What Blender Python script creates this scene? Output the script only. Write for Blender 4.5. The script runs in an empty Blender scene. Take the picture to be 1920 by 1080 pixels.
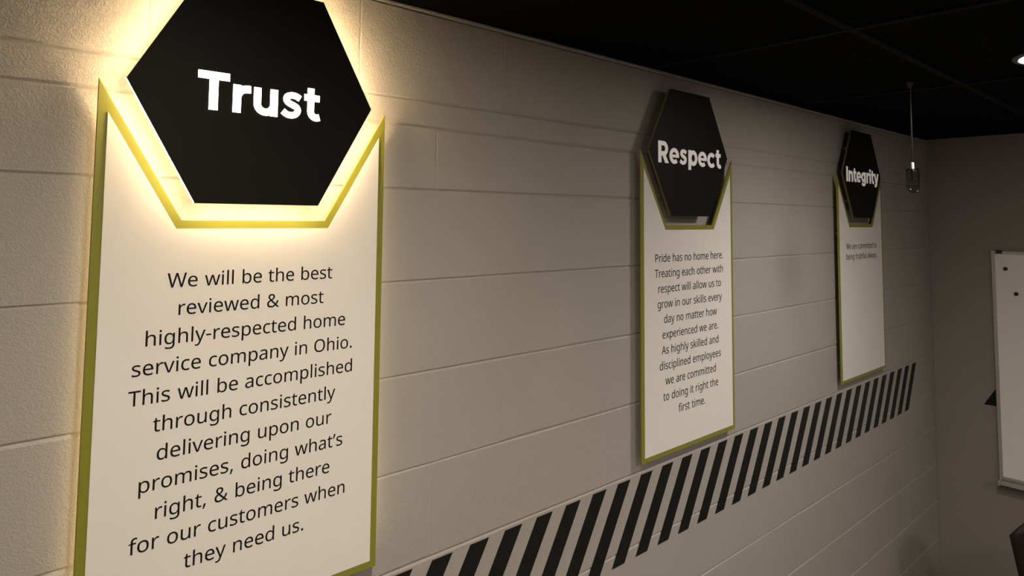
import bpy, bmesh, math, random, json
from mathutils import Vector, Matrix
random.seed(7)
SC = bpy.context.scene
COL = bpy.context.collection

# ------------------------------------------------------------------ frame of reference
# x runs along the block wall towards the far corner, y points out of that wall
# (the room lies at y < 0), z is up, floor at z = 0.
EYE = 2.167                                   # camera height above the floor
CEIL = EYE + 0.4809
XFAR = 4.4129
XNEAR, YRIGHT = -2.4, -4.6

# ------------------------------------------------------------------ camera
cam_d = bpy.data.cameras.new('camera')
cam = bpy.data.objects.new('camera', cam_d)
COL.objects.link(cam)
yaw, pitch, roll, foc = 0.7374, 0.0675, 0.0089, 1255.29
fw = Vector((math.sin(yaw)*math.cos(pitch), math.cos(yaw)*math.cos(pitch), math.sin(pitch)))
rt = Vector((math.cos(yaw), -math.sin(yaw), 0))
up = rt.cross(fw)
r2 = rt*math.cos(roll) + up*math.sin(roll)
u2 = up*math.cos(roll) - rt*math.sin(roll)
M = Matrix(((r2.x, u2.x, -fw.x, 0), (r2.y, u2.y, -fw.y, -1.2545), (r2.z, u2.z, -fw.z, EYE), (0, 0, 0, 1)))
cam.matrix_world = M
cam_d.sensor_fit = 'HORIZONTAL'
cam_d.sensor_width = 36.0
cam_d.lens = foc/1920*36.0
cam_d.shift_y = -215.1/1920
cam_d.clip_start = 0.02
SC.camera = cam

# ------------------------------------------------------------------ light and exposure
SC.view_settings.view_transform = 'Standard'
SC.view_settings.look = 'None'
SC.view_settings.gamma = 1
SC.view_settings.use_curve_mapping = False
SC.view_settings.exposure = 0.0
world = bpy.data.worlds.new('world')
SC.world = world
world.use_nodes = True
world.node_tree.nodes['Background'].inputs[0].default_value = (0.9, 0.92, 1.0, 1)
world.node_tree.nodes['Background'].inputs[1].default_value = 0.0

LAMP_COL = (1.0, 0.915, 0.82)
LAMP_GLOW = 74.0
# round flat downlights: x, y, beam watts; last two are added unseen fill
LAMPS = [(2.43, -0.924, 53), (0.46, -0.924, 70), (2.0, -3.0, 190), (1.22, -2.0, 72)]
WARM_COL = (1.0, 0.86, 0.68)                  # the lamp over the lit sign burns warmer
HALO = 100.0
HALO_COL = (1.0, 0.735, 0.39)
LETTER_GLOW = 6.0

# ------------------------------------------------------------------ helpers
def thing(name, label, cat, loc, group=None, rotz=0):
    o = bpy.data.objects.new(name, None)
    COL.objects.link(o)
    o.location = loc
    o.rotation_euler = (0, 0, rotz)
    o.empty_display_size = 0.05
    o['label'] = label
    o['category'] = cat
    if group: o['group'] = group
    return o

def finish(bm, name, mat, parent=None, loc=(0, 0, 0), smooth=False, bevel=0, seg=2):
    bmesh.ops.recalc_face_normals(bm, faces=bm.faces)
    me = bpy.data.meshes.new(name)
    bm.to_mesh(me); bm.free()
    for m in (mat if isinstance(mat, list) else [mat]): me.materials.append(m)
    if smooth:
        for p in me.polygons: p.use_smooth = True
    o = bpy.data.objects.new(name, me)
    COL.objects.link(o)
    o.location = loc
    if parent: o.parent = parent
    if bevel:
        b = o.modifiers.new('bevel', 'BEVEL'); b.width = bevel; b.segments = seg
        b.limit_method = 'ANGLE'; b.angle_limit = math.radians(40)
    return o

def box(bm, x0, x1, y0, y1, z0, z1):
    v = [bm.verts.new(p) for p in ((x0,y0,z0),(x1,y0,z0),(x1,y1,z0),(x0,y1,z0),(x0,y0,z1),(x1,y0,z1),(x1,y1,z1),(x0,y1,z1))]
    for f in ((0,3,2,1),(4,5,6,7),(0,1,5,4),(1,2,6,5),(2,3,7,6),(3,0,4,7)):
        bm.faces.new([v[i] for i in f])

def prism(bm, poly, y0, y1):
    """poly: list of (x, z); extruded between y0 and y1 (y1 nearer the room)."""
    a = [bm.verts.new((x, y0, z)) for x, z in poly]
    b = [bm.verts.new((x, y1, z)) for x, z in poly]
    n = len(poly)
    bm.faces.new(a); bm.faces.new(b[::-1])
    for i in range(n):
        bm.faces.new((a[i], a[(i+1) % n], b[(i+1) % n], b[i]))

def ring_prism(bm, outer, inner, y0, y1):
    n = len(outer)
    R = [[bm.verts.new((x, y, z)) for x, z in p] for y in (y0, y1) for p in (outer, inner)]
    oa, ia, ob, ib = R
    for i in range(n):
        j = (i+1) % n
        bm.faces.new((oa[i], oa[j], ia[j], ia[i])); bm.faces.new((ob[i], ib[i], ib[j], ob[j]))
        bm.faces.new((oa[i], ob[i], ob[j], oa[j])); bm.faces.new((ia[i], ia[j], ib[j], ib[i]))

def inset(poly, d):
    """offset a counter-clockwise (x, z) polygon inwards by d with mitred corners."""
    n = len(poly); out = []
    for i in range(n):
        p0, p1, p2 = Vector(poly[i-1]), Vector(poly[i]), Vector(poly[(i+1) % n])
        e1, e2 = (p1-p0).normalized(), (p2-p1).normalized()
        n1, n2 = Vector((-e1.y, e1.x)), Vector((-e2.y, e2.x))
        b = (n1+n2); b /= b.length
        out.append(tuple(p1 + b*(d/max(0.2, b.dot(n1)))))
    return out

def lathe(bm, prof, seg=32, c=(0, 0, 0), axis='z'):
    rings = []
    for r, h in prof:
        L = []
        for k in range(seg):
            a = 2*math.pi*k/seg
            p = (r*math.cos(a), r*math.sin(a), h)
            if axis == 'y': p = (p[0], h, p[1])
            if axis == 'x': p = (h, p[0], p[1])
            L.append(bm.verts.new((p[0]+c[0], p[1]+c[1], p[2]+c[2])))
        rings.append(L)
    for a, b in zip(rings, rings[1:]):
        for k in range(seg):
            bm.faces.new((a[k], a[(k+1) % seg], b[(k+1) % seg], b[k]))
    if prof[0][0] > 0: bm.faces.new(rings[0][::-1])
    if prof[-1][0] > 0: bm.faces.new(rings[-1])
    bmesh.ops.remove_doubles(bm, verts=bm.verts, dist=1e-6)

def tube(bm, pts, r, seg=12):
    pts = [Vector(p) for p in pts]; rings = []
    for i, p in enumerate(pts):
        t = (pts[min(i+1, len(pts)-1)] - pts[max(i-1, 0)]).normalized()
        s = t.orthogonal().normalized() if i == 0 else (s - t*s.dot(t)).normalized()
        q = t.cross(s)
        rr = r[i] if isinstance(r, (list, tuple)) else r
        rings.append([bm.verts.new(p + (s*math.cos(2*math.pi*k/seg) + q*math.sin(2*math.pi*k/seg))*rr) for k in range(seg)])
    for a, b in zip(rings, rings[1:]):
        for k in range(seg): bm.faces.new((a[k], a[(k+1) % seg], b[(k+1) % seg], b[k]))
    bm.faces.new(rings[0][::-1]); bm.faces.new(rings[-1])

# ------------------------------------------------------------------ materials
def mat(name, col, rough=0.5, metal=0.0, emit=None, estr=0.0, noise=0.0, nscale=30, bump=0.0, bscale=120, spec=0.5, coat=0, alpha=None, trans=0.0):
    m = bpy.data.materials.new(name); m.use_nodes = True
    nt = m.node_tree; b = nt.nodes['Principled BSDF']
    b.inputs['Base Color'].default_value = (*col, 1)
    b.inputs['Roughness'].default_value = rough
    b.inputs['Metallic'].default_value = metal
    b.inputs['Specular IOR Level'].default_value = spec
    b.inputs['Coat Weight'].default_value = coat
    b.inputs['Transmission Weight'].default_value = trans
    if emit:
        b.inputs['Emission Color'].default_value = (*emit, 1)
        b.inputs['Emission Strength'].default_value = estr
    tc = nt.nodes.new('ShaderNodeTexCoord')
    if noise:
        n = nt.nodes.new('ShaderNodeTexNoise'); n.inputs['Scale'].default_value = nscale; n.inputs['Detail'].default_value = 5
        nt.links.new(tc.outputs['Object'], n.inputs['Vector'])
        mx = nt.nodes.new('ShaderNodeMix'); mx.data_type = 'RGBA'
        mx.inputs['A'].default_value = (*[c*(1-noise) for c in col], 1)
        mx.inputs['B'].default_value = (*[min(1, c*(1+noise)) for c in col], 1)
        nt.links.new(n.outputs['Fac'], mx.inputs['Factor'])
        nt.links.new(mx.outputs['Result'], b.inputs['Base Color'])
    if bump:
        n2 = nt.nodes.new('ShaderNodeTexNoise'); n2.inputs['Scale'].default_value = bscale; n2.inputs['Detail'].default_value = 3
        nt.links.new(tc.outputs['Object'], n2.inputs['Vector'])
        bp = nt.nodes.new('ShaderNodeBump'); bp.inputs['Strength'].default_value = bump; bp.inputs['Distance'].default_value = 0.002
        nt.links.new(n2.outputs['Fac'], bp.inputs['Height'])
        nt.links.new(bp.outputs['Normal'], b.inputs['Normal'])
    return m

def wall_mat(name, col):
    """thickly painted concrete block: pitted, rolled-on paint with short raised worms."""
    m = bpy.data.materials.new(name); m.use_nodes = True
    nt = m.node_tree; L = nt.links; b = nt.nodes['Principled BSDF']
    b.inputs['Roughness'].default_value = 0.55
    b.inputs['Specular IOR Level'].default_value = 0.35
    tc = nt.nodes.new('ShaderNodeTexCoord')
    big = nt.nodes.new('ShaderNodeTexNoise'); big.inputs['Scale'].default_value = 3.2; big.inputs['Detail'].default_value = 6
    L.new(tc.outputs['Object'], big.inputs['Vector'])
    mx = nt.nodes.new('ShaderNodeMix'); mx.data_type = 'RGBA'
    mx.inputs['A'].default_value = (*[c*0.93 for c in col], 1)
    mx.inputs['B'].default_value = (*[c*1.07 for c in col], 1)
    L.new(big.outputs['Fac'], mx.inputs['Factor']); L.new(mx.outputs['Result'], b.inputs['Base Color'])
    # worm-like ridges: where two level sets of a noise meet
    n1 = nt.nodes.new('ShaderNodeTexNoise'); n1.inputs['Scale'].default_value = 125; n1.inputs['Detail'].default_value = 1.5; n1.inputs['Distortion'].default_value = 0.6
    L.new(tc.outputs['Object'], n1.inputs['Vector'])
    sub = nt.nodes.new('ShaderNodeMath'); sub.operation = 'SUBTRACT'; sub.inputs[1].default_value = 0.5; L.new(n1.outputs['Fac'], sub.inputs[0])
    ab = nt.nodes.new('ShaderNodeMath'); ab.operation = 'ABSOLUTE'; L.new(sub.outputs[0], ab.inputs[0])
    mr = nt.nodes.new('ShaderNodeMapRange'); mr.inputs['From Min'].default_value = 0; mr.inputs['From Max'].default_value = 0.10
    mr.inputs['To Min'].default_value = 1; mr.inputs['To Max'].default_value = 0; mr.interpolation_type = 'SMOOTHSTEP'; L.new(ab.outputs[0], mr.inputs['Value'])
    n2 = nt.nodes.new('ShaderNodeTexNoise'); n2.inputs['Scale'].default_value = 22; n2.inputs['Detail'].default_value = 4
    L.new(tc.outputs['Object'], n2.inputs['Vector'])
    mul = nt.nodes.new('ShaderNodeMath'); mul.operation = 'MULTIPLY_ADD'; L.new(n2.outputs['Fac'], mul.inputs[0]); mul.inputs[1].default_value = 1.3
    mm = nt.nodes.new('ShaderNodeMath'); mm.operation = 'MULTIPLY'; mm.inputs[1].default_value = 0.5; L.new(mr.outputs[0], mm.inputs[0])
    L.new(mm.outputs[0], mul.inputs[2])
    # scattered pits
    vo = nt.nodes.new('ShaderNodeTexVoronoi'); vo.inputs['Scale'].default_value = 26; L.new(tc.outputs['Object'], vo.inputs['Vector'])
    pr = nt.nodes.new('ShaderNodeMapRange'); pr.inputs['From Min'].default_value = 0.03; pr.inputs['From Max'].default_value = 0.10
    pr.inputs['To Min'].default_value = -0.7; pr.inputs['To Max'].default_value = 0; L.new(vo.outputs['Distance'], pr.inputs['Value'])
    ad = nt.nodes.new('ShaderNodeMath'); ad.operation = 'ADD'; L.new(mul.outputs[0], ad.inputs[0]); L.new(pr.outputs[0], ad.inputs[1])
    bp = nt.nodes.new('ShaderNodeBump'); bp.inputs['Strength'].default_value = 0.42; bp.inputs['Distance'].default_value = 0.0016
    L.new(ad.outputs[0], bp.inputs['Height']); L.new(bp.outputs['Normal'], b.inputs['Normal'])
    return m

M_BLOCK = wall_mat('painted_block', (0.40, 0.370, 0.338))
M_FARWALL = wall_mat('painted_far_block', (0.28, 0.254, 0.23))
M_PLAIN = mat('painted_wall', (0.46, 0.42, 0.385), 0.6, noise=0.05, nscale=4, bump=0.3)
M_CEIL = mat('black_ceiling', (0.0024, 0.0022, 0.002), 0.95, noise=0.3, nscale=60, bump=0.5, bscale=90, spec=0.05)
M_GRID = mat('black_grid', (0.0042, 0.0038, 0.0034), 0.9, spec=0.15, noise=0.1)
M_FLOOR = mat('grey_carpet', (0.20, 0.19, 0.18), 0.95, noise=0.35, nscale=160, bump=0.6, bscale=300)
M_BASE = mat('black_baseboard', (0.02, 0.02, 0.02), 0.5, noise=0.1)
M_BLACK = mat('black_face', (0.008, 0.0075, 0.006), 0.5, noise=0.12, nscale=40, bump=0.05, spec=0.12)
M_STRIPE = mat('black_vinyl', (0.011, 0.012, 0.010), 0.5, noise=0.2, nscale=25, bump=0.15, spec=0.15)
M_GREEN = mat('olive_green', (0.245, 0.235, 0.032), 0.45, noise=0.06, nscale=35, spec=0.35)
M_WHITE = mat('white_panel', (0.82, 0.785, 0.74), 0.5, noise=0.02, nscale=12, spec=0.3)
M_INK = mat('black_print', (0.010, 0.009, 0.009), 0.7, noise=0.1, spec=0.1)
M_AMBER = mat('amber_acrylic_unlit', (0.17, 0.13, 0.065), 0.35, noise=0.05)
M_LIT = mat('amber_acrylic_lit', (0.9, 0.8, 0.6), 0.4, emit=HALO_COL, estr=HALO, noise=0.02)
M_LITBACK = mat('amber_acrylic_back', (0.9, 0.8, 0.6), 0.4, emit=HALO_COL, estr=5.0, noise=0.02)
M_STRIP = mat('warm_light_strip', (0.9, 0.8, 0.6), 0.4, emit=HALO_COL, estr=6.5, noise=0.02)
M_LETTER = mat('white_acrylic_faint_glow', (0.93, 0.88, 0.84), 0.35, emit=(1.0, 0.90, 0.83), estr=0.2, noise=0.02)  # letters of the two signs without halo, brightened by a weak added emission
M_LETTER_LIT = mat('white_acrylic_lit', (0.9, 0.88, 0.84), 0.35, emit=(1.0, 0.90, 0.74), estr=LETTER_GLOW, noise=0.02)
M_STEEL = mat('steel', (0.45, 0.44, 0.43), 0.35, 0.9, noise=0.05)
M_ALU = mat('aluminium_frame', (0.50, 0.48, 0.46), 0.45, 0.55, noise=0.06, nscale=50)
M_BOARD = mat('whiteboard_enamel', (0.88, 0.86, 0.83), 0.25, noise=0.03, nscale=8)
M_PLASTIC = mat('black_plastic', (0.015, 0.015, 0.015), 0.4, noise=0.1)
M_CAPW = mat('white_plastic', (0.85, 0.83, 0.80), 0.3, noise=0.03)
M_LEATHER = mat('dark_leather', (0.018, 0.013, 0.010), 0.38, noise=0.25, nscale=60, bump=0.25, bscale=220, spec=0.2)
def thin_glass(name, tint):
    m = bpy.data.materials.new(name); m.use_nodes = True
    nt = m.node_tree; nt.nodes.remove(nt.nodes['Principled BSDF'])
    tr = nt.nodes.new('ShaderNodeBsdfTransparent'); tr.inputs[0].default_value = (*tint, 1)
    gl = nt.nodes.new('ShaderNodeBsdfGlossy'); gl.inputs['Roughness'].default_value = 0.08; gl.inputs['Color'].default_value = (0.8, 0.8, 0.8, 1)
    lw = nt.nodes.new('ShaderNodeFresnel'); lw.inputs['IOR'].default_value = 1.15
    mx = nt.nodes.new('ShaderNodeMixShader')
    nt.links.new(lw.outputs[0], mx.inputs[0]); nt.links.new(tr.outputs[0], mx.inputs[1]); nt.links.new(gl.outputs[0], mx.inputs[2])
    nt.links.new(mx.outputs[0], nt.nodes['Material Output'].inputs[0])
    return m
M_SMOKE = thin_glass('smoked_glass', (0.74, 0.75, 0.70))
M_CORD = mat('grey_cord', (0.022, 0.020, 0.019), 0.6, noise=0.1)
M_TRIMW = mat('lamp_trim', (0.10, 0.10, 0.10), 0.5, noise=0.05)
M_LENS_WARM = mat('lamp_lens_warm', (0.9, 0.9, 0.9), 0.4, emit=WARM_COL, estr=LAMP_GLOW, noise=0.01)
M_LENS = mat('lamp_lens', (0.9, 0.9, 0.9), 0.4, emit=LAMP_COL, estr=LAMP_GLOW, noise=0.01)

# ------------------------------------------------------------------ room shell
Z0 = EYE - 0.7498                              # the block joint just above the stripes
H = 0.2032
XV = 0.9042

def block_rows():
    rows = []                                   # (z_low, z_high, parity or None)
    k = -8
    while Z0 + k*H < CEIL:
        a, b = Z0 + k*H, Z0 + (k+1)*H
        if k == 4:
            zs = EYE + 0.2049
            rows += [(a, zs, 0), (zs, b, None)]
        else:
            rows.append((a, b, k % 2))
        k += 1
    return [(max(0, a), min(CEIL, b), p) for a, b, p in rows if b > 0.004 and a < CEIL - 0.001]

def block_wall(name, u0, u1, uv, place, dep=0.0034):
    """courses of painted block: each block a flat face with softly recessed joints."""
    bm = bmesh.new(); rnd = random.Random(3)
    for zi, (a, b, par) in enumerate(block_rows()):
        if par is None: cuts = [u0, u1]
        else:
            first = uv + 0.2032*par
            k0 = math.floor((u0 - first)/0.4064)
            cuts = [u0] + [first + 0.4064*k for k in range(k0, k0+40) if u0 + 0.01 < first + 0.4064*k < u1 - 0.01] + [u1]
        for c, d in zip(cuts, cuts[1:]):
            dz0, dz1 = 0.0045 + rnd.uniform(-.0012, .0012), 0.0045 + rnd.uniform(-.0012, .0012)
            du = 0.0035
            off = 0.0
            n = max(1, int((d-c)/0.10))
            def ring(i, cu, dep_):
                return cu
            us = [c, c+du] + [c+du + (d-c-2*du)*i/n for i in range(1, n)] + [d-du, d]
            zs = [a, a+dz0, b-dz1, b]
            if b - a < 0.012: zs = [a, a+(b-a)*.3, b-(b-a)*.3, b]
            G = []
            for ii, uu in enumerate(us):
                row = []
                for jj, zz in enumerate(zs):
                    edge_u = ii in (0, len(us)-1); edge_z = jj in (0, 3)
                    yy = dep if edge_z else (dep*0.22 if edge_u else off)
                    j = rnd.uniform(-.0009, .0009) if jj in (1, 2) and not edge_u else 0
                    row.append(bm.verts.new(place(uu, yy, zz + j)))
                G.append(row)
            for ii in range(len(us)-1):
                for jj in range(3):
                    bm.faces.new((G[ii][jj], G[ii+1][jj], G[ii+1][jj+1], G[ii][jj+1]))
    bmesh.ops.remove_doubles(bm, verts=bm.verts, dist=0.0004)
    return bm

def structure(o):
    o['kind'] = 'structure'
    return o

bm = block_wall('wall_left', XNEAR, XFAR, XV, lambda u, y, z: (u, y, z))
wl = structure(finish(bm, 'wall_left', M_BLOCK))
bm = bmesh.new(); box(bm, XNEAR, XFAR, 0.004, 0.15, 0, CEIL)
finish(bm, 'wall_core', M_PLAIN, wl)
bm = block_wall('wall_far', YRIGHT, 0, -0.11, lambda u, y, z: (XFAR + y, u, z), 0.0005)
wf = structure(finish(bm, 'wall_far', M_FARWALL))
bm = bmesh.new(); box(bm, XFAR+0.004, XFAR+0.15, YRIGHT, 0.15, 0, CEIL)
finish(bm, 'wall_core', M_PLAIN, wf)
bm = bmesh.new(); box(bm, XNEAR, XFAR+0.15, YRIGHT-0.12, YRIGHT, 0, CEIL)
structure(finish(bm, 'wall_right', M_PLAIN))
bm = bmesh.new(); box(bm, XNEAR-0.12, XNEAR, YRIGHT-0.12, 0.15, 0, CEIL)
structure(finish(bm, 'wall_near', M_PLAIN))
bm = bmesh.new(); box(bm, XNEAR-0.12, XFAR+0.15, YRIGHT-0.12, 0.15, -0.1, 0)
structure(finish(bm, 'floor', M_FLOOR))
bm = bmesh.new(); box(bm, XNEAR-0.12, XFAR+0.15, YRIGHT-0.12, 0.15, CEIL, CEIL+0.1)
ceil_o = structure(finish(bm, 'ceiling', M_CEIL))
# black suspended grid: tees across and runners along the room
bm = bmesh.new()
for k in range(-4, 4):
    x = 1.73 + 0.96*k
    if x > XNEAR + 0.1: box(bm, x-0.012, x+0.012, YRIGHT+0.01, -0.01, CEIL-0.005, CEIL+0.001)
for k in range(1, 8):
    y = -0.605*k
    box(bm, XNEAR+0.01, XFAR-0.01, y-0.012, y+0.012, CEIL-0.0045, CEIL+0.001)
finish(bm, 'ceiling_grid', M_GRID, ceil_o, bevel=0.0012, seg=1)
for nm, (x0, x1, y0, y1) in {'baseboard_left': (XNEAR+.012, XFAR-.012, -0.012, 0.004), 'baseboard_far': (XFAR-0.012, XFAR+.004, YRIGHT+.012, 0)}.items():
    bm = bmesh.new(); box(bm, x0, x1, y0, y1, 0, 0.10)
    structure(finish(bm, nm, M_BASE, bevel=0.003))

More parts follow.
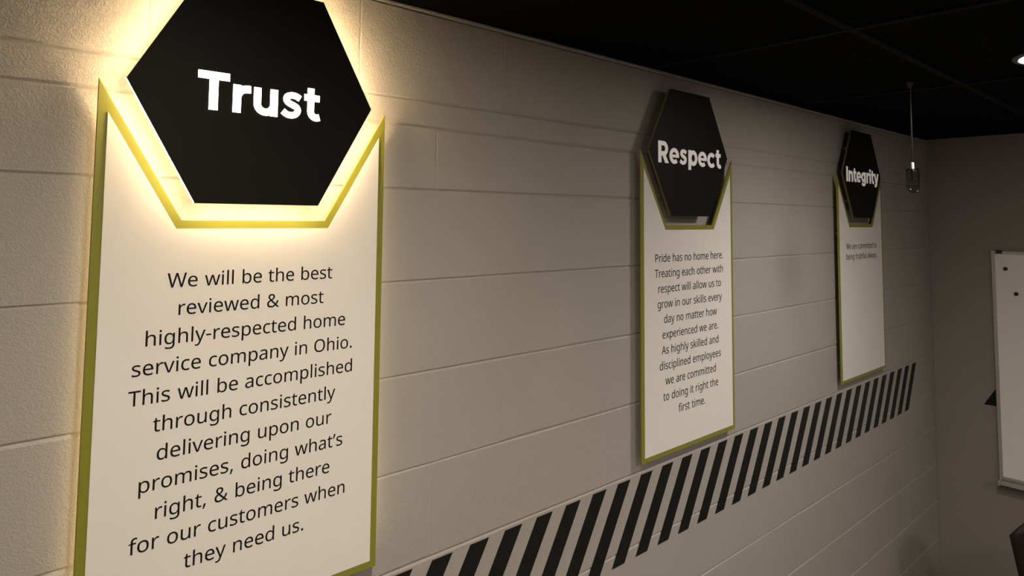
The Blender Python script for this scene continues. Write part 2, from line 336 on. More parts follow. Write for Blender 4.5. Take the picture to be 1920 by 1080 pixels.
# ------------------------------------------------------------------ lettering
GLYPHS = json.loads(r'''{"&":[587,[[213,581,244,581,273,581,297,576,318,567,339,557,354,543,366,524,377,506,383,484,383,458,383,424,372,396,350,372,328,349,301,327,268,308,319,258,371,209,423,159,437,175,448,194,457,216,466,238,473,261,479,286,503,286,526,286,550,286,542,252,531,220,518,191,505,161,489,136,468,114,507,76,546,38,585,0,554,0,522,0,490,0,467,22,443,45,420,67,404,52,386,39,366,28,347,17,326,8,303,2,279,-5,253,-8,223,-8,186,-8,154,-2,127,10,100,22,79,40,65,63,50,87,43,115,43,149,43,176,47,200,57,220,67,240,82,257,100,273,119,288,141,303,166,318,155,330,144,344,133,358,122,372,114,387,107,403,100,419,96,437,96,456,96,482,102,505,114,524,126,542,143,557,165,567,187,576],[264,219,209,273,189,262,173,251,159,239,146,228,135,215,128,201,120,187,116,171,116,152,116,122,126,99,146,81,166,63,192,55,225,55,260,55,289,60,314,71,338,83,359,96,375,111,320,165],[263,524,241,524,219,524,201,518,186,506,172,494,165,478,165,457,165,438,170,420,180,404,191,387,205,369,225,350,256,368,279,385,292,401,306,418,313,437,313,458,313,477,306,493,294,505,281,518]]],
",":[215,[[152,87,154,84,149,65,143,45,136,23,128,1,120,-20,111,-42,102,-64,94,-84,85,-103,68,-103,50,-103,33,-103,38,-83,43,-61,49,-38,54,-15,58,8,63,31,67,54,70,74,73,93,98,93,123,93,148,93,150,90]]],
"-":[258,[[97,184,32,184,32,204,32,225,32,246,97,246,161,246,226,246,226,225,226,204,226,184,161,184]]],
".":[215,[[58,24,58,43,58,63,63,77,72,85,82,93,93,97,107,97,121,97,132,93,142,85,152,77,157,63,157,43,157,24,152,10,142,2,132,-7,121,-11,107,-11,93,-11,82,-7,72,2,63,10]]],
"A":[512,[[462,0,437,0,414,59,391,118,368,177,292,177,217,177,141,177,118,118,96,59,73,0,49,0,24,0,0,0,75,192,149,383,224,575,245,575,267,575,289,575,363,383,437,192,512,0,487,0],[304,357,282,415,281,419,278,427,274,438,271,449,267,461,263,473,260,485,257,494,255,500,252,490,250,479,247,468,244,457,241,447,238,438,235,429,232,421,230,415,209,357,187,299,165,241,226,241,286,241,346,241,325,299]]],
"O":[626,[[577,346,577,287,577,243,572,202,561,166,549,130,533,99,510,73,488,47,461,27,428,13,395,-1,357,-8,314,-8,269,-8,230,-1,196,13,163,27,136,47,114,73,92,99,76,130,65,167,54,203,49,244,49,288,49,347,59,398,78,442,97,486,126,520,166,545,205,569,254,581,314,581,372,581,420,569,459,545,498,521,527,486,547,442,567,398],[125,335,125,287,125,239,132,198,145,163,159,128,179,101,207,83,235,64,271,55,314,55,357,55,392,64,420,83,447,101,468,128,481,163,495,198,501,239,501,287,501,359,486,416,456,457,426,498,379,518,314,518,271,518,235,509,207,490,179,472,159,445,145,411,132,377]]],
"P":[485,[[179,573,229,573,304,573,359,558,393,528,427,499,444,458,444,404,444,381,440,358,433,336,425,315,412,295,395,278,377,261,353,248,324,238,295,228,258,223,216,223,194,223,172,223,150,223,150,149,150,74,150,0,126,0,102,0,78,0,78,191,78,382,78,573,128,573],[274,511,223,511,199,511,174,511,150,511,150,435,150,360,150,285,169,285,188,285,208,285,244,285,274,289,298,296,322,304,340,316,352,334,364,351,370,373,370,401,370,438,358,465,334,484,311,502]]],
"T":[446,[[259,170,259,0,235,0,211,0,187,0,187,170,187,339,187,509,127,509,68,509,8,509,8,530,8,551,8,573,151,573,294,573,437,573,437,551,437,530,437,509,378,509,318,509,259,509,259,339]]],
"W":[746,[[710,573,735,573,685,382,634,191,583,0,559,0,534,0,510,0,473,125,436,250,399,375,395,387,392,398,389,410,386,422,383,433,380,443,377,454,375,463,373,471,371,479,370,485,370,488,369,485,368,479,367,471,366,463,364,454,361,443,358,433,355,421,352,409,350,397,346,385,342,373,306,249,270,124,234,0,210,0,186,0,161,0,111,191,60,382,10,573,35,573,60,573,85,573,115,456,144,339,174,223,177,211,180,198,183,186,186,174,188,163,190,151,193,140,195,129,196,118,198,107,200,97,201,87,203,97,205,108,206,119,208,131,211,142,213,154,216,166,219,179,222,191,225,203,229,215,232,227,265,342,299,457,333,573,358,573,383,573,407,573,442,457,477,341,512,225,516,212,520,200,523,187,526,175,529,163,532,151,534,139,537,128,538,117,540,106,542,96,544,87,545,100,547,114,550,129,553,143,556,159,560,175,563,191,567,207,572,224,601,340,631,456,660,573,685,573]]],
"a":[450,[[203,437,231,437,283,437,322,426,347,403,372,380,385,343,385,293,385,195,385,98,385,0,368,0,351,0,334,0,329,20,325,41,320,61,319,61,318,61,317,61,304,45,292,32,279,22,266,12,251,4,234,-1,217,-6,196,-8,172,-8,147,-8,124,-3,103,6,82,15,66,29,55,48,43,67,37,91,37,119,37,162,54,195,87,219,121,242,173,254,243,257,267,257,292,258,316,259,316,268,316,276,316,285,316,321,308,345,293,359,277,373,255,380,227,380,204,380,183,377,163,370,142,363,123,356,106,347,99,365,91,383,84,400,103,410,125,419,151,426,176,433],[273,209,252,208,198,206,161,197,141,182,120,167,110,146,110,119,110,95,117,77,132,66,147,55,165,49,188,49,225,49,255,59,279,79,303,99,315,130,315,172,315,184,315,197,315,210,294,209]]],
"b":[493,[[139,511,139,461,139,443,138,426,138,410,137,394,136,382,135,373,136,373,137,373,139,373,151,391,168,406,189,419,211,431,238,437,272,437,325,437,368,418,401,381,433,344,449,289,449,215,449,166,442,125,427,91,412,58,392,33,365,17,338,0,307,-8,272,-8,238,-8,211,-2,189,10,168,23,151,37,139,55,137,55,135,55,133,55,128,36,123,18,119,0,102,0,85,0,68,0,68,203,68,406,68,609,92,609,115,609,139,609,139,560],[299,379,260,379,229,379,205,373,188,361,170,350,157,332,150,308,142,285,139,254,139,217,139,216,139,215,139,214,139,161,147,121,165,93,182,65,214,51,261,51,300,51,329,65,348,93,367,121,376,162,376,216,376,270,367,310,348,338,329,365]]],
"c":[385,[[265,-8,241,-8,203,-8,169,0,139,15,109,31,86,55,69,87,53,120,44,162,44,213,44,265,53,308,71,342,88,375,112,399,142,415,173,430,207,438,245,438,267,438,288,436,309,431,329,426,346,421,358,415,351,395,344,376,337,356,324,361,309,365,292,370,275,374,259,376,244,376,215,376,191,370,172,358,154,345,140,327,131,303,122,279,117,249,117,213,117,179,122,150,131,126,140,102,153,84,172,71,190,59,213,53,240,53,263,53,284,55,302,60,320,65,336,71,351,78,351,57,351,36,351,15,337,8,321,2,304,-2,286,-6]]],
"d":[493,[[243,-8,221,-8,167,-8,124,11,92,48,60,85,44,140,44,214,44,288,60,344,93,381,125,419,168,438,221,438,244,438,263,435,280,429,296,424,311,416,323,407,335,397,346,386,354,374,356,374,358,374,359,374,359,381,358,392,356,405,355,419,354,430,354,438,354,495,354,552,354,609,378,609,401,609,425,609,425,406,425,203,425,0,406,0,387,0,368,0,365,19,361,38,358,58,357,58,356,58,354,58,346,45,335,34,323,24,311,15,296,7,279,1,263,-5],[193,51,232,51,277,51,309,63,328,88,346,113,355,150,355,200,355,205,355,209,355,213,355,267,346,308,329,336,311,365,279,379,231,379,193,379,165,364,146,334,127,304,117,263,117,213,117,161,127,121,146,93,165,65]]],
"e":[452,[[196,438,234,438,271,438,303,430,329,414,356,398,376,375,390,346,404,317,411,283,411,244,411,230,411,215,411,201,313,201,215,201,117,201,118,153,131,116,154,90,178,65,211,52,254,52,281,52,306,55,327,60,348,65,370,72,392,82,392,61,392,41,392,20,370,10,349,3,327,-1,306,-6,280,-8,251,-8,210,-8,174,0,143,17,112,33,88,58,70,91,53,124,44,164,44,212,44,259,52,299,68,333,84,366,106,392,134,411,163,429],[257,380,233,380,200,380,173,369,154,348,134,326,122,296,119,257,192,257,265,257,338,257,338,282,334,303,326,322,319,340,308,354,292,364,277,375]]],
"f":[276,[[266,393,266,375,230,375,194,375,158,375,158,250,158,125,158,0,134,0,111,0,87,0,87,125,87,250,87,375,62,375,37,375,12,375,12,386,12,397,12,408,37,416,62,424,87,432,87,441,87,449,87,457,87,494,93,524,104,547,115,570,131,587,152,597,172,608,198,613,227,613,244,613,260,612,274,609,288,606,300,603,310,599,304,581,298,562,292,544,283,546,273,549,262,552,251,554,240,556,228,556,204,556,187,548,175,532,164,516,158,492,158,458,158,449,158,439,158,430,194,430,230,430,266,430,266,412]]],
"g":[493,[[165,438,221,438,249,438,274,433,297,422,320,411,339,395,355,373,357,373,358,373,359,373,362,392,366,411,369,430,388,430,406,430,425,430,425,284,425,138,425,-7,425,-48,418,-82,404,-109,390,-137,369,-158,341,-172,312,-186,276,-192,233,-192,202,-192,173,-190,147,-186,121,-181,98,-174,78,-165,78,-144,78,-122,78,-100,98,-111,122,-119,149,-125,176,-131,206,-134,237,-134,273,-134,302,-123,324,-101,345,-80,355,-50,355,-13,355,-7,355,-2,355,4,355,10,356,20,356,32,357,44,357,52,358,57,357,57,356,57,354,57,339,35,321,19,299,8,277,-3,251,-8,221,-8,166,-8,122,11,91,51,60,90,44,144,44,214,44,283,60,337,91,377,122,418],[259,379,230,379,206,379,186,372,169,359,152,346,139,328,130,303,121,279,117,249,117,213,117,160,127,120,146,92,166,64,194,50,232,50,254,50,272,53,288,58,303,64,316,73,326,85,337,97,344,112,349,131,354,149,356,172,356,197,356,203,356,209,356,214,356,253,352,285,343,309,334,333,320,350,302,362,283,373]]],
"h":[496,[[139,490,139,431,139,420,138,410,138,399,137,389,136,379,135,370,136,370,138,370,140,370,149,385,160,398,174,407,188,417,203,424,221,429,238,435,255,437,273,437,308,437,337,432,360,421,384,410,401,393,413,370,425,347,431,317,431,280,431,187,431,93,431,0,407,0,384,0,361,0,361,92,361,183,361,275,361,310,353,336,338,353,322,370,298,379,265,379,233,379,207,372,189,360,171,348,158,331,150,308,143,284,139,256,139,222,139,148,139,74,139,0,115,0,92,0,68,0,68,203,68,406,68,609,92,609,115,609,139,609,139,550]]],
"i":[207,[[115,430,139,430,139,287,139,143,139,0,115,0,92,0,68,0,68,143,68,287,68,430,92,430],[92,591,104,591,115,591,124,587,133,580,141,573,145,562,145,546,145,531,141,520,133,512,124,505,115,501,104,501,92,501,83,505,75,512,67,520,63,531,63,546,63,562,67,573,75,580,83,587]]],
"k":[428,[[138,397,138,291,138,283,138,271,137,257,136,244,135,231,135,221,136,221,137,221,138,221,141,226,146,232,152,240,159,248,165,256,172,264,179,273,184,279,189,285,235,333,281,381,326,430,354,430,381,430,409,430,351,369,293,307,235,246,297,164,359,82,421,0,393,0,364,0,336,0,286,67,237,134,187,200,171,186,154,172,138,158,138,105,138,53,138,0,115,0,91,0,68,0,68,203,68,406,68,609,91,609,115,609,138,609,138,503]]],
"l":[207,[[139,203,139,0,115,0,92,0,68,0,68,203,68,406,68,609,92,609,115,609,139,609,139,406]]],
"m":[750,[[512,438,540,438,588,438,625,425,649,401,673,376,685,335,685,280,685,187,685,93,685,0,662,0,638,0,615,0,615,92,615,184,615,277,615,310,608,336,594,353,580,370,558,379,528,379,486,379,456,366,438,342,420,318,411,283,411,237,411,158,411,79,411,0,388,0,365,0,342,0,342,92,342,184,342,277,342,299,338,318,332,333,326,348,316,360,303,367,290,375,274,379,253,379,225,379,202,372,185,360,169,348,157,331,150,308,142,285,139,257,139,223,139,149,139,74,139,0,115,0,92,0,68,0,68,143,68,287,68,430,87,430,106,430,125,430,129,410,132,391,136,371,137,371,138,371,140,371,149,386,160,399,173,409,186,418,200,426,217,431,233,435,249,438,266,438,299,438,327,432,349,420,371,408,388,390,398,366,399,366,400,366,402,366,416,390,436,408,461,420,486,432]]],
"n":[496,[[257,438,275,438,326,438,365,425,391,401,418,376,431,335,431,280,431,187,431,93,431,0,407,0,384,0,361,0,361,92,361,183,361,275,361,310,353,336,338,353,322,370,298,379,265,379,217,379,184,365,166,338,148,312,139,273,139,223,139,149,139,74,139,0,115,0,92,0,68,0,68,143,68,287,68,430,87,430,106,430,125,430,129,410,132,391,136,371,137,371,138,371,140,371,149,386,161,399,175,409,189,418,205,426,222,431,239,435]]],
"o":[485,[[442,263,442,216,442,180,437,148,428,121,418,93,405,70,388,51,370,31,349,17,324,7,300,-3,272,-8,241,-8,213,-8,187,-3,163,7,139,17,118,31,100,51,83,70,69,93,59,121,49,148,44,180,44,216,44,263,52,304,68,336,84,369,107,394,137,412,167,429,203,438,244,438,283,438,317,429,347,412,377,394,400,369,417,336,433,304],[117,267,117,216,117,182,121,153,130,128,139,103,153,84,172,71,190,57,214,51,243,51,272,51,296,57,314,71,333,84,347,103,356,128,364,153,369,182,369,216,369,250,364,279,355,303,346,327,332,346,314,359,296,372,272,379,242,379,198,379,167,364,147,335,127,306]]],
"p":[493,[[250,438,273,438,326,438,368,419,401,383,433,346,449,290,449,216,449,167,442,126,427,93,412,59,392,34,365,17,339,0,308,-8,272,-8,250,-8,230,-5,213,1,196,7,182,14,170,24,158,33,147,43,139,55,137,55,136,55,134,55,135,45,136,34,137,20,138,6,139,-6,139,-16,139,-75,139,-134,139,-192,115,-192,92,-192,68,-192,68,15,68,222,68,430,87,430,107,430,126,430,129,410,132,391,136,371,137,371,138,371,139,371,147,384,158,395,170,405,182,415,196,423,213,429,230,435],[299,379,260,379,231,379,208,373,190,362,172,351,160,335,152,313,144,291,139,263,139,229,139,225,139,220,139,216,139,180,142,150,150,126,157,101,170,83,188,70,206,57,230,51,261,51,288,51,309,58,326,72,343,87,355,106,364,131,372,156,376,184,376,217,376,266,367,305,348,334,329,364]]],
"r":[331,[[249,438,269,438,277,438,285,437,295,437,304,436,312,435,319,433,316,411,313,390,310,368,303,370,296,371,287,372,279,373,271,374,264,374,247,374,231,370,217,363,202,356,188,347,176,334,165,321,155,306,149,289,142,271,139,251,139,229,139,153,139,76,139,0,115,0,92,0,68,0,68,143,68,287,68,430,87,430,107,430,126,430,129,404,131,377,134,351,135,351,136,351,137,351,146,367,157,382,170,395,183,408,198,418,214,426,231,434]]],
"s":[384,[[348,142,348,119,348,91,341,68,327,49,313,30,294,16,268,6,242,-3,212,-8,176,-8,146,-8,121,-6,99,-1,77,4,58,11,42,19,42,41,42,62,42,83,59,75,80,67,104,60,128,53,153,49,178,49,214,49,240,55,256,66,272,78,280,93,280,112,280,123,277,133,271,141,265,150,255,158,239,167,224,175,202,185,174,196,146,206,122,217,103,228,83,238,68,251,57,266,46,281,41,300,41,324,41,360,56,388,85,408,115,428,154,438,202,438,228,438,253,435,275,430,298,425,319,418,339,409,331,390,323,372,315,353,297,360,278,367,258,372,238,377,218,380,197,380,168,380,146,375,131,366,116,357,108,344,108,328,108,316,112,306,119,298,126,290,137,282,154,274,170,266,191,256,219,246,246,236,269,226,289,215,308,204,323,191,333,176,343,161]]],
"t":[289,[[192,50,212,50,222,50,233,51,245,53,256,54,265,56,272,59,272,41,272,23,272,5,264,1,254,-2,240,-4,226,-7,213,-8,200,-8,177,-8,157,-4,138,4,119,11,103,25,91,44,80,63,74,90,74,125,74,209,74,292,74,375,53,375,33,375,13,375,13,387,13,398,13,409,33,418,54,428,75,437,84,468,93,498,103,528,117,528,130,528,144,528,144,496,144,463,144,430,186,430,227,430,269,430,269,412,269,393,269,375,227,375,186,375,144,375,144,292,144,210,144,127,144,101,151,81,163,69,176,56]]],
"u":[496,[[404,430,427,430,427,287,427,143,427,0,408,0,389,0,370,0,366,19,363,38,359,57,358,57,357,57,356,57,347,42,335,30,321,20,306,10,291,3,273,-1,256,-6,238,-8,220,-8,186,-8,157,-3,134,8,110,19,93,36,81,59,69,82,63,112,63,148,63,242,63,336,63,430,87,430,111,430,135,430,135,338,135,245,135,153,135,119,142,93,158,76,173,59,198,51,230,51,262,51,287,57,306,69,324,81,337,98,345,121,353,145,357,173,357,206,357,281,357,355,357,430,380,430]]],
"v":[407,[[190,0,163,0,109,143,54,287,0,430,25,430,50,430,75,430,106,345,136,261,167,176,171,165,176,152,180,137,185,123,190,109,193,96,197,83,200,72,201,63,202,63,203,63,204,63,207,72,210,83,214,96,218,110,222,123,227,138,232,152,237,165,241,176,271,261,302,345,332,430,357,430,382,430,407,430,353,287,298,143,244,0,217,0]]],
"w":[630,[[370,162,346,243,342,254,339,265,336,276,333,287,330,298,328,308,325,317,323,327,321,335,319,344,317,351,316,357,315,357,314,357,313,357,312,351,310,344,308,335,306,327,304,317,302,307,300,297,297,286,294,275,291,265,288,253,284,242,258,162,233,81,207,1,180,1,153,1,127,1,87,144,48,287,9,431,33,431,57,431,82,431,102,354,121,278,141,201,145,186,149,170,153,154,157,139,160,124,163,109,166,95,168,83,169,73,170,73,171,73,172,73,174,79,176,87,178,97,180,107,182,117,185,128,187,138,190,149,193,160,196,170,199,180,201,188,227,269,252,350,277,431,303,431,329,431,354,431,379,350,404,269,428,188,432,176,436,163,440,149,444,135,447,122,451,109,454,96,456,84,457,74,458,74,459,74,460,74,461,83,463,94,466,108,469,121,473,136,477,153,481,169,485,185,489,201,509,278,529,354,549,431,573,431,597,431,621,431,582,287,542,144,502,1,474,1,447,1,419,1,395,82]]],
"x":[424,[[118,146,170,220,121,290,71,360,22,430,48,430,75,430,102,430,139,376,176,322,213,268,249,322,286,376,322,430,349,430,375,430,402,430,352,360,303,290,253,220,306,146,358,73,410,0,383,0,356,0,330,0,291,57,252,114,213,172,173,114,133,57,94,0,67,0,41,0,14,0,66,73]]],
"y":[409,[[59,286,1,430,26,430,51,430,76,430,107,348,138,267,169,185,175,171,179,157,184,144,189,130,193,117,196,105,200,92,203,80,205,68,206,68,207,68,209,68,212,82,217,99,224,121,231,142,238,164,245,186,275,267,304,349,333,430,358,430,384,430,409,430,347,267,285,104,224,-59,214,-86,202,-109,188,-130,174,-150,158,-165,138,-176,119,-187,95,-192,67,-192,55,-192,43,-192,34,-190,24,-189,16,-188,9,-186,9,-167,9,-149,9,-130,15,-131,22,-132,30,-133,38,-134,47,-135,56,-135,73,-135,87,-132,99,-126,111,-119,121,-111,130,-99,138,-88,146,-74,152,-59,159,-40,167,-21,174,-2,116,142]]],
"\u2019":[140,[[129,567,131,564,126,545,120,525,112,503,105,481,97,459,88,437,79,416,70,395,62,376,44,376,27,376,10,376,13,391,17,407,21,424,25,441,29,459,32,476,36,493,39,510,42,527,45,543,48,559,50,573,75,573,100,573,125,573,127,570]]]}''')
def line_width(s, size): return sum(240 if c == ' ' else GLYPHS[c][0] for c in s)*size/1000

def text_line(s, size, x_mid, z_base, y_back, depth, parent, material):
    cu = bpy.data.curves.new('text_line', 'CURVE')
    cu.dimensions = '2D'; cu.fill_mode = 'BOTH'; cu.resolution_u = 3
    x = -line_width(s, size)/2; k = size/1000
    for ch in s:
        if ch == ' ': x += 240*k; continue
        adv, sps = GLYPHS[ch]
        for sp in sps:
            n = len(sp)//6
            q = cu.splines.new('BEZIER'); q.bezier_points.add(n-1); q.use_cyclic_u = True
            for i, b in enumerate(q.bezier_points):
                h = sp[i*6:i*6+6]
                b.handle_left_type = b.handle_right_type = 'FREE'
                b.handle_left = (x+h[0]*k, h[1]*k, 0); b.co = (x+h[2]*k, h[3]*k, 0); b.handle_right = (x+h[4]*k, h[5]*k, 0)
        x += adv*k
    cu.extrude = depth/2
    t = bpy.data.objects.new('text_line', cu); COL.objects.link(t)
    bpy.context.view_layer.update()
    me = bpy.data.meshes.new_from_object(t.evaluated_get(bpy.context.evaluated_depsgraph_get()))
    bpy.data.objects.remove(t); bpy.data.curves.remove(cu)
    bm = bmesh.new(); d = size*0.002      # a touch of ink spread: four slightly shifted impressions
    for k, (ax, az) in enumerate(((-d, 0), (d, 0), (0, -d), (0, d))):
        n0 = len(bm.verts); bm.from_mesh(me); bm.verts.ensure_lookup_table()
        for v in bm.verts[n0:]: v.co = (v.co.x + ax, -v.co.z - 0.00002*k, v.co.y + az)
    bm.to_mesh(me); bm.free()
    me.name = 'text_line'; me.materials.clear(); me.materials.append(material)
    o = bpy.data.objects.new('text_line', me); COL.objects.link(o)
    o.parent = parent; o.location = (x_mid, y_back - depth/2, z_base)
    return o

def arc(cx, cz, rx, rz, a0, a1, n=18):
    return [(cx + rx*math.cos(math.radians(a0+(a1-a0)*i/n)), cz + rz*math.sin(math.radians(a0+(a1-a0)*i/n))) for i in range(n+1)]
def rect(x0, x1, z0, z1): return ('poly', [(x0, z0), (x1, z0), (x1, z1), (x0, z1)])
def smooth_path(P, n=6):
    out = []
    for i in range(len(P)-1):
        p0, p1, p2, p3 = [Vector(P[max(0, min(len(P)-1, i+d))]) for d in (-1, 0, 1, 2)]
        for k in range(n):
            t = k/n
            out.append(tuple(0.5*((2*p1) + (p2-p0)*t + (2*p0-5*p1+4*p2-p3)*t*t + (3*p1-p0-3*p2+p3)*t**3)))
    out.append(tuple(P[-1]))
    return out
W = 0.195
# bold rounded-geometric capitals and lower case, cap height = 1: advance width, strokes
BOLD = {
 'T': (.83, [rect(.02, .81, .80, 1), rect(.305, .525, 0, .85)]),
 'r': (.55, [rect(.08, .29, 0, .745), ('path', smooth_path([(.185, .30), (.20, .46), (.28, .59), (.40, .645), (.545, .655)]), .20)]),
 'u': (.82, [rect(.535, .745, 0, .745), ('path', [(.18, .745), (.18, .33)] + arc(.405, .31, .225, .215, 180, 350), W)]),
 's': (.68, [('path', smooth_path([(.57, .585), (.46, .64), (.33, .655), (.20, .61), (.175, .51), (.25, .43), (.37, .38), (.48, .32), (.51, .225), (.44, .125), (.32, .09), (.19, .11), (.075, .185)]), .175)]),
 't': (.53, [rect(.02, .48, .56, .745), ('path', [(.215, .93), (.215, .30)] + arc(.40, .27, .185, .18, 180, 272, 10) + [(.485, .115)], W)]),
 'R': (.93, [rect(.09, .315, 0, 1), ('path', [(.2, .90), (.50, .90)] + arc(.50, .665, .235, .235, 90, -90) + [(.2, .43)], .2), ('poly', [(.62, 0), (.885, 0), (.61, .43), (.36, .43)])]),
 'e': (.83, [('path', arc(.415, .372, .285, .28, -8, 312, 36), .19), rect(.16, .775, .30, .435)]),
 'p': (.89, [rect(.08, .29, -.21, .745), ('path', arc(.49, .372, .25, .28, 0, 360, 40), .195)]),
 'c': (.78, [('path', arc(.415, .372, .285, .28, 42, 318, 34), .195)]),
 'I': (.39, [rect(.085, .315, 0, 1)]),
 'n': (.85, [rect(.08, .29, 0, .745), ('path', [(.665, 0), (.665, .43)] + arc(.43, .43, .235, .22, 0, 170), W)]),
 'g': (.90, [('path', arc(.40, .395, .25, .255, 0, 360, 40), .195), ('path', [(.70, .745), (.70, .10)] + arc(.445, .07, .255, .20, 0, -90) + [(.33, -.128), (.13, -.06)], .195)]),
 'i': (.39, [rect(.085, .295, 0, .745), rect(.075, .305, .82, 1.01)]),
 'y': (.83, [('poly', [(.0, .745), (.225, .745), (.50, .02), (.31, .02)]), ('path', smooth_path([(.72, .745), (.58, .38), (.45, .06), (.38, -.07), (.28, -.125), (.12, -.095)]), .205)]),
}
def stroke_mesh(bm, path, w, k, y0, y1):
    n = len(path); closed = (Vector(path[0])-Vector(path[-1])).length < 1e-4
    P = [Vector(p) for p in path]
    Lf, Rt = [], []
    for i in range(n):
        if closed: t = P[(i+1) % (n-1)] - P[(i-1) % (n-1)]
        else: t = P[min(i+1, n-1)] - P[max(i-1, 0)]
        t.normalize(); nn = Vector((-t.y, t.x))*w/2
        Lf.append(P[i]+nn); Rt.append(P[i]-nn)
    F = [[bm.verts.new((p.x*k, y, p.y*k)) for p in S] for y in (y0, y1) for S in (Lf, Rt)]
    la, ra, lb, rb = F
    for i in range(n-1):
        bm.faces.new((la[i], la[i+1], ra[i+1], ra[i])); bm.faces.new((lb[i], rb[i], rb[i+1], lb[i+1]))
        bm.faces.new((la[i], lb[i], lb[i+1], la[i+1])); bm.faces.new((ra[i], ra[i+1], rb[i+1], rb[i]))
    if not closed:
        bm.faces.new((la[0], ra[0], rb[0], lb[0])); bm.faces.new((la[-1], lb[-1], rb[-1], ra[-1]))
def bold_letter(ch, k, y0, y1):
    bm = bmesh.new()
    for i, s in enumerate(BOLD[ch][1]):
        f = y1 - 0.00006*i
        if s[0] == 'poly': prism(bm, [(x*k, z*k) for x, z in s[1]], y0, f)
        else: stroke_mesh(bm, s[1], s[2], k, y0, f)
    return bm

# ------------------------------------------------------------------ the three value signs
PW, PZT, PZN, PWN, PZB = 0.2643, 0.2196, -0.0078, 0.1318, -0.7081     # panel outline
HW, HT, HZ, HH = 0.2246, 0.1129, 0.2219, 0.2006                        # hexagon outline
PANEL = [(-PW, PZB), (PW, PZB), (PW, PZT), (PWN, PZN), (-PWN, PZN), (-PW, PZT)]
HEX = [(-HT, -HH), (HT, -HH), (HW, 0), (HT, HH), (-HT, HH), (-HW, 0)]
P_FRONT, H_FRONT = -0.026, -0.0435

def standoffs(parent, pts, y_end, r=0.008):
    for x, z in pts:
        bm = bmesh.new(); lathe(bm, [(r, 0.0035), (r, y_end)], 16, (x, 0, z), 'y')
        finish(bm, 'standoff', M_STEEL, parent)

def value_sign(x, dz, hx, word, lines, lit, plabel, hlabel, x_word=0.0, k_word=0.0673):
    z = EYE + dz
    t = thing('value_panel', plabel, 'sign panel', (x, 0, z), 'white value panels on the block wall')
    bm = bmesh.new(); prism(bm, PANEL, P_FRONT+0.006, P_FRONT+0.0012)
    finish(bm, 'green_border', M_GREEN, t, bevel=0.0006, seg=1)
    bm = bmesh.new(); prism(bm, inset(PANEL, 0.0145), P_FRONT+0.0014, P_FRONT)
    finish(bm, 'white_face', M_WHITE, t)
    standoffs(t, [(-.225, -.62), (.225, -.62), (-.225, -.05), (.225, -.05)], P_FRONT+0.0055)
    if lit:                                    # light strips behind the two arms wash the block beside the panel
        for sx in (-1, 1):
            bm = bmesh.new(); prism(bm, [(sx*0.246, -0.66), (sx*0.254, -0.66), (sx*0.254, 0.185), (sx*0.246, 0.185)], P_FRONT+0.0105, P_FRONT+0.0058)
            finish(bm, 'light_strip', M_STRIP, t)
    for i, (s, sz) in enumerate(lines):
        text_line(s, sz, 0, -0.1212 - 0.0469*i, P_FRONT+0.0001, 0.0004, t, M_INK)
    h = thing('hexagon_sign', hlabel, 'illuminated sign', (x+hx, 0, z+HZ), 'black hexagon title signs on the block wall')
    bm = bmesh.new(); prism(bm, HEX, H_FRONT+0.0015, H_FRONT)
    finish(bm, 'face_plate', M_BLACK, h, bevel=0.0003, seg=1)
    bm = bmesh.new(); ring_prism(bm, inset(HEX, 0.0008), inset(HEX, 0.012), H_FRONT+0.0085, H_FRONT+0.0016)
    finish(bm, 'acrylic_edge', M_LIT if lit else M_AMBER, h)
    bm = bmesh.new(); prism(bm, inset(HEX, 0.0012), H_FRONT+0.0105, H_FRONT+0.0086)
    finish(bm, 'back_plate', M_LITBACK if lit else M_AMBER, h)
    standoffs(h, [(-.10, -.12), (.10, -.12), (-.10, .12), (.10, .12)], H_FRONT+0.0102)
    tot = sum(BOLD[c][0] for c in word); cx = -tot/2*k_word + x_word
    for c in word:
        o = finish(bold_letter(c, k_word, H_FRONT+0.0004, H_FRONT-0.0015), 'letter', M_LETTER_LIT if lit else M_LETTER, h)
        o.location = (cx, 0, -0.0370)
        cx += BOLD[c][0]*k_word

B = 0.0419
value_sign(0.4864, 0.0, -0.0051, 'Trust',
  [("We will be the best", B), ("reviewed & most", B), ("highly-respected home", B), ("service company in Ohio.", B), ("This will be accomplished", B),
   ("through consistently", B), ("delivering upon our", B), ("promises, doing what\u2019s", B), ("right, & being there", B), ("for our customers when", B), ("they need us.", B)],
  True, 'large white notched panel with green border about the best reviewed home service company',
  'lit black hexagon sign reading Trust with a warm glowing edge', -0.002)
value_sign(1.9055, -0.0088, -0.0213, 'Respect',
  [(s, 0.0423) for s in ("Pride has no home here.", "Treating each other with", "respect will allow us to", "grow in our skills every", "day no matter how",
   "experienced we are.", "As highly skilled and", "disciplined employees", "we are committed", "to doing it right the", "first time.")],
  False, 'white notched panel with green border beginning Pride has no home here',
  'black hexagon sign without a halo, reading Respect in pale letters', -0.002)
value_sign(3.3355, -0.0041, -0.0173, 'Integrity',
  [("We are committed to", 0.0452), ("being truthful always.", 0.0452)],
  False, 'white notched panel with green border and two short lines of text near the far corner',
  'black hexagon sign without a halo, reading Integrity in pale letters', 0.0)

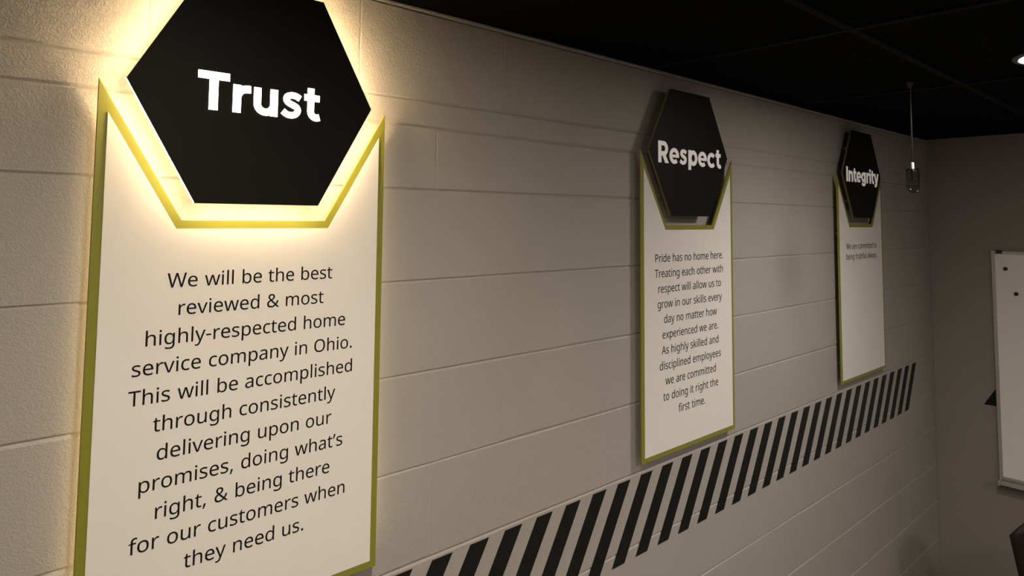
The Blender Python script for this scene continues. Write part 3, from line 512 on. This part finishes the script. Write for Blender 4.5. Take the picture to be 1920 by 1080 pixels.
# ------------------------------------------------------------------ slanted black stripes
def ordinal(n):
    return {1: 'first', 2: 'second', 3: 'third', 4: 'fourth', 5: 'fifth', 6: 'sixth', 7: 'seventh', 8: 'eighth', 9: 'ninth', 10: 'tenth', 11: 'eleventh', 12: 'twelfth',
            13: 'thirteenth', 14: 'fourteenth', 15: 'fifteenth', 16: 'sixteenth', 17: 'seventeenth', 18: 'eighteenth', 19: 'nineteenth', 20: 'twentieth'}.get(n) or \
           ('twenty-' + ordinal(n-20) if n < 30 else 'thirtieth' if n == 30 else 'thirty-' + ordinal(n-30))
SX, SP, SZ, SB, SS, SW = 0.9666, 0.1085, EYE-0.7588, EYE-0.9855, 0.1372, 0.0560
def stripe_label(i):
    n = 30 - i
    if n == 1: return 'last black slanted stripe of the band, nearest the far corner'
    if i == -1: return 'first black slanted stripe of the band, just right of the Trust panel foot'
    if n <= 15: return 'black slanted wall stripe, %s along the band from the far corner' % ordinal(n)
    return 'black slanted wall stripe, %s along the band from the Trust panel' % ordinal(i + 2)
for i in range(-1, 30):
    bm = bmesh.new()
    prism(bm, [(-SW-SS, SB-SZ), (-SS, SB-SZ), (0, 0), (-SW, 0)], 0.0002, -0.0011)
    o = finish(bm, 'wall_stripe', M_STRIPE, loc=(SX + i*SP, 0, SZ))
    o['label'] = stripe_label(i); o['category'] = 'stripe'; o['group'] = 'slanted black stripes in a band along the wall'
# the band starts again on the far wall, mostly behind the whiteboard
bm = bmesh.new()
q = [(-0.236, SB), (-0.236-SW, SB), (-0.236-SW-SS, SZ), (-0.236-SS, SZ)]
a = [bm.verts.new((XFAR+0.0002, y, z)) for y, z in q]; b = [bm.verts.new((XFAR-0.0011, y, z)) for y, z in q]
bm.faces.new(a); bm.faces.new(b[::-1])
for i in range(4): bm.faces.new((a[i], a[(i+1) % 4], b[(i+1) % 4], b[i]))
o = finish(bm, 'wall_stripe', M_STRIPE)
o['label'] = 'black slanted stripe peeking out as a triangle left of the whiteboard'; o['category'] = 'stripe'

# ------------------------------------------------------------------ whiteboard on the far wall
wy0, wy1, wz0, wz1 = -0.297, -0.297-2.44, EYE-1.378, EYE-0.151
wb = thing('whiteboard', 'wide white dry-erase board in an aluminium frame on the far wall', 'whiteboard', (XFAR-0.001, wy0, wz0))
WH, WL = wz1-wz0, wy1-wy0
def wbox(bm, d0, d1, y0, y1, z0, z1): box(bm, -d1, -d0, min(y0, y1), max(y0, y1), z0, z1)
bm = bmesh.new(); wbox(bm, 0.0, 0.014, -0.006, WL+0.006, 0.03, WH-0.006)
finish(bm, 'writing_surface', M_BOARD, wb)
bm = bmesh.new()
wbox(bm, 0, 0.021, 0, -0.017, 0.02, WH); wbox(bm, 0, 0.021, WL+0.017, WL, 0.02, WH)
wbox(bm, 0, 0.021, -0.017, WL+0.017, WH-0.017, WH); wbox(bm, 0, 0.021, -0.017, WL+0.017, 0.02, 0.037)
finish(bm, 'frame', M_ALU, wb, bevel=0.002)
bm = bmesh.new()
wbox(bm, 0, 0.07, -0.012, WL+0.012, 0.0, 0.006); wbox(bm, 0.064, 0.07, -0.012, WL+0.012, 0.0, 0.022)
wbox(bm, 0, 0.006, -0.012, WL+0.012, 0.0, 0.024)
finish(bm, 'marker_tray', M_ALU, wb, bevel=0.0015)
bm = bmesh.new(); wbox(bm, 0.0, 0.072, -0.004, -0.0125, -0.002, 0.026)
finish(bm, 'tray_end_cap', M_ALU, wb, bevel=0.003)
bm = bmesh.new(); wbox(bm, 0.004, 0.028, -0.024, -0.052, WH-0.014, WH+0.004)
finish(bm, 'frame_clip', M_PLASTIC, wb, bevel=0.002)
for nm, y, z, lab in (('u', -0.360, EYE-0.246, 'small round black magnet on the whiteboard, the upper of two'),
                      ('l', -0.403, EYE-0.376, 'small round black magnet on the whiteboard, the lower of two')):
    bm = bmesh.new(); lathe(bm, [(0.0, -0.008), (0.0075, -0.008), (0.010, -0.0055), (0.010, 0)], 24, axis='x')
    o = finish(bm, 'magnet', M_PLASTIC, loc=(XFAR-0.001-0.014, y, z), smooth=False)
    o['label'] = lab; o['category'] = 'magnet'; o['group'] = 'round magnets on the whiteboard'

# ------------------------------------------------------------------ slim hanging pendant
px, py = 2.535, -0.490
pd = thing('pendant_light', 'slim unlit pendant with a dark glass tube hanging from the black ceiling', 'lamp', (px, py, CEIL))
bm = bmesh.new(); lathe(bm, [(0.013, 0), (0.013, -0.004), (0.008, -0.012), (0.0035, -0.024), (0.0, -0.024)], 24)
finish(bm, 'canopy', M_CORD, pd, smooth=True)
bm = bmesh.new(); tube(bm, [(0, 0, -0.02), (0, 0, -0.286)], 0.0026, 10)
finish(bm, 'cord', M_CORD, pd, smooth=True)
bm = bmesh.new(); lathe(bm, [(0.0, -0.278), (0.0035, -0.278), (0.005, -0.281), (0.005, -0.301), (0.0, -0.301)], 20)
finish(bm, 'ferrule', M_CAPW, pd)
bm = bmesh.new()
lathe(bm, [(0.005, -0.298), (0.016, -0.300), (0.0195, -0.306), (0.0195, -0.362), (0.0165, -0.374), (0.0095, -0.381), (0.0, -0.383)], 32)
finish(bm, 'glass_shade', M_SMOKE, pd, smooth=True)
bm = bmesh.new(); lathe(bm, [(0.0, -0.301), (0.006, -0.301), (0.006, -0.312), (0.003, -0.315), (0.003, -0.340), (0.0, -0.342)], 20)
finish(bm, 'socket', M_PLASTIC, pd, smooth=True)

# ------------------------------------------------------------------ ceiling downlights
LAB = ['bright round downlight in the black ceiling at the right edge', 'round ceiling downlight above the Trust sign, nearly over the viewer',
       'added unseen fill downlight in the middle of the room, towards the whiteboard end', 'added unseen fill downlight right of the viewer, over the middle of the floor']
for i, ((x, y, w), lab) in enumerate(zip(LAMPS, LAB)):
    d = thing('ceiling_downlight', lab, 'ceiling light', (x, y, CEIL), 'round ceiling downlights')
    bm = bmesh.new(); lathe(bm, [(0.108, 0.002), (0.126, 0.002), (0.126, -0.002), (0.121, -0.0055), (0.112, -0.0055), (0.108, -0.003), (0.108, 0.002)], 64)
    finish(bm, 'trim_ring', M_TRIMW, d)
    bm = bmesh.new(); lathe(bm, [(0.1075, 0.0), (0.1075, -0.0035), (0.104, -0.0050), (0.0, -0.0065)], 64)
    finish(bm, 'lens', M_LENS_WARM if i == 1 else M_LENS, d)
    ld = bpy.data.lights.new('downlight_beam', 'SPOT')
    ld.energy = w; ld.color = WARM_COL if i == 1 else LAMP_COL; ld.spot_size = math.radians(158); ld.spot_blend = 1.0; ld.shadow_soft_size = 0.10 if i < 2 else 0.22
    lo = bpy.data.objects.new('downlight_beam', ld); COL.objects.link(lo)
    lo.parent = d; lo.location = (0, 0, -0.012)

# ------------------------------------------------------------------ dark chair, lower right
CX, CY = 3.46, -0.79
ch = thing('chair', 'dark brown leather chair cut off by the lower right corner', 'chair', (CX, CY, 0), rotz=math.radians(28))
def cushion(name, nx, ny, fn, th):
    """a padded slab: fn(u, v) -> (point, normal) for u, v in -1..1, thickness th swelling in the middle."""
    bm = bmesh.new(); G = []
    for s in (1, -1):
        rows = []
        for i in range(nx+1):
            row = []
            for j in range(ny+1):
                u, v = -1+2*i/nx, -1+2*j/ny
                p, n = fn(u, v)
                e = max(0.0, (1-abs(u)**5)*(1-abs(v)**5))**0.4
                row.append(bm.verts.new(Vector(p) + Vector(n)*s*th/2*(0.25+0.75*e)))
            rows.append(row)
        G.append(rows)
    for rows in G:
        for i in range(nx):
            for j in range(ny): bm.faces.new((rows[i][j], rows[i+1][j], rows[i+1][j+1], rows[i][j+1]))
    rim = [(i, 0) for i in range(nx)] + [(nx, j) for j in range(ny)] + [(nx-i, ny) for i in range(nx)] + [(0, ny-j) for j in range(ny)]
    for a, b in zip(rim, rim[1:] + rim[:1]):
        bm.faces.new((G[0][a[0]][a[1]], G[0][b[0]][b[1]], G[1][b[0]][b[1]], G[1][a[0]][a[1]]))
    return finish(bm, name, M_LEATHER, ch, smooth=True)
def back_fn(u, v):                     # u across (y), v up; narrower at the foot, crowned top
    half = 0.140 + 0.100*(v+1)/2
    z = 0.41 + 0.238*(v+1) + (0.13*(1-u*u)*v*v if v > 0 else 0)
    return (0.20 - 0.05*(v+1)/2*1.6 + 0.025*u*u*-1, u*half, z), (1, 0, 0.12)
cushion('backrest', 16, 16, back_fn, 0.036)
def seat_fn(u, v): return (-0.06 + 0.24*u, 0.225*v, 0.455 - 0.012*(u+1)), (0, 0, 1)
cushion('seat', 16, 16, seat_fn, 0.09)
for sx, sy in ((-1, -1), (-1, 1), (1, -1), (1, 1)):
    bm = bmesh.new()
    tube(bm, [(-0.06+0.20*sx, 0.19*sy, 0.425), (-0.06+0.225*sx, 0.20*sy, 0.0)], [0.020, 0.014], 14)
    finish(bm, 'leg', M_PLASTIC, ch, smooth=True)
bm = bmesh.new()
bm.free()
for sy in (-1, 1):
    bm = bmesh.new(); tube(bm, [(0.13, 0.13*sy, 0.42), (0.19, 0.13*sy, 0.46), (0.185, 0.13*sy, 0.62)], 0.012, 10)
    finish(bm, 'back_bracket', M_PLASTIC, ch, smooth=True)
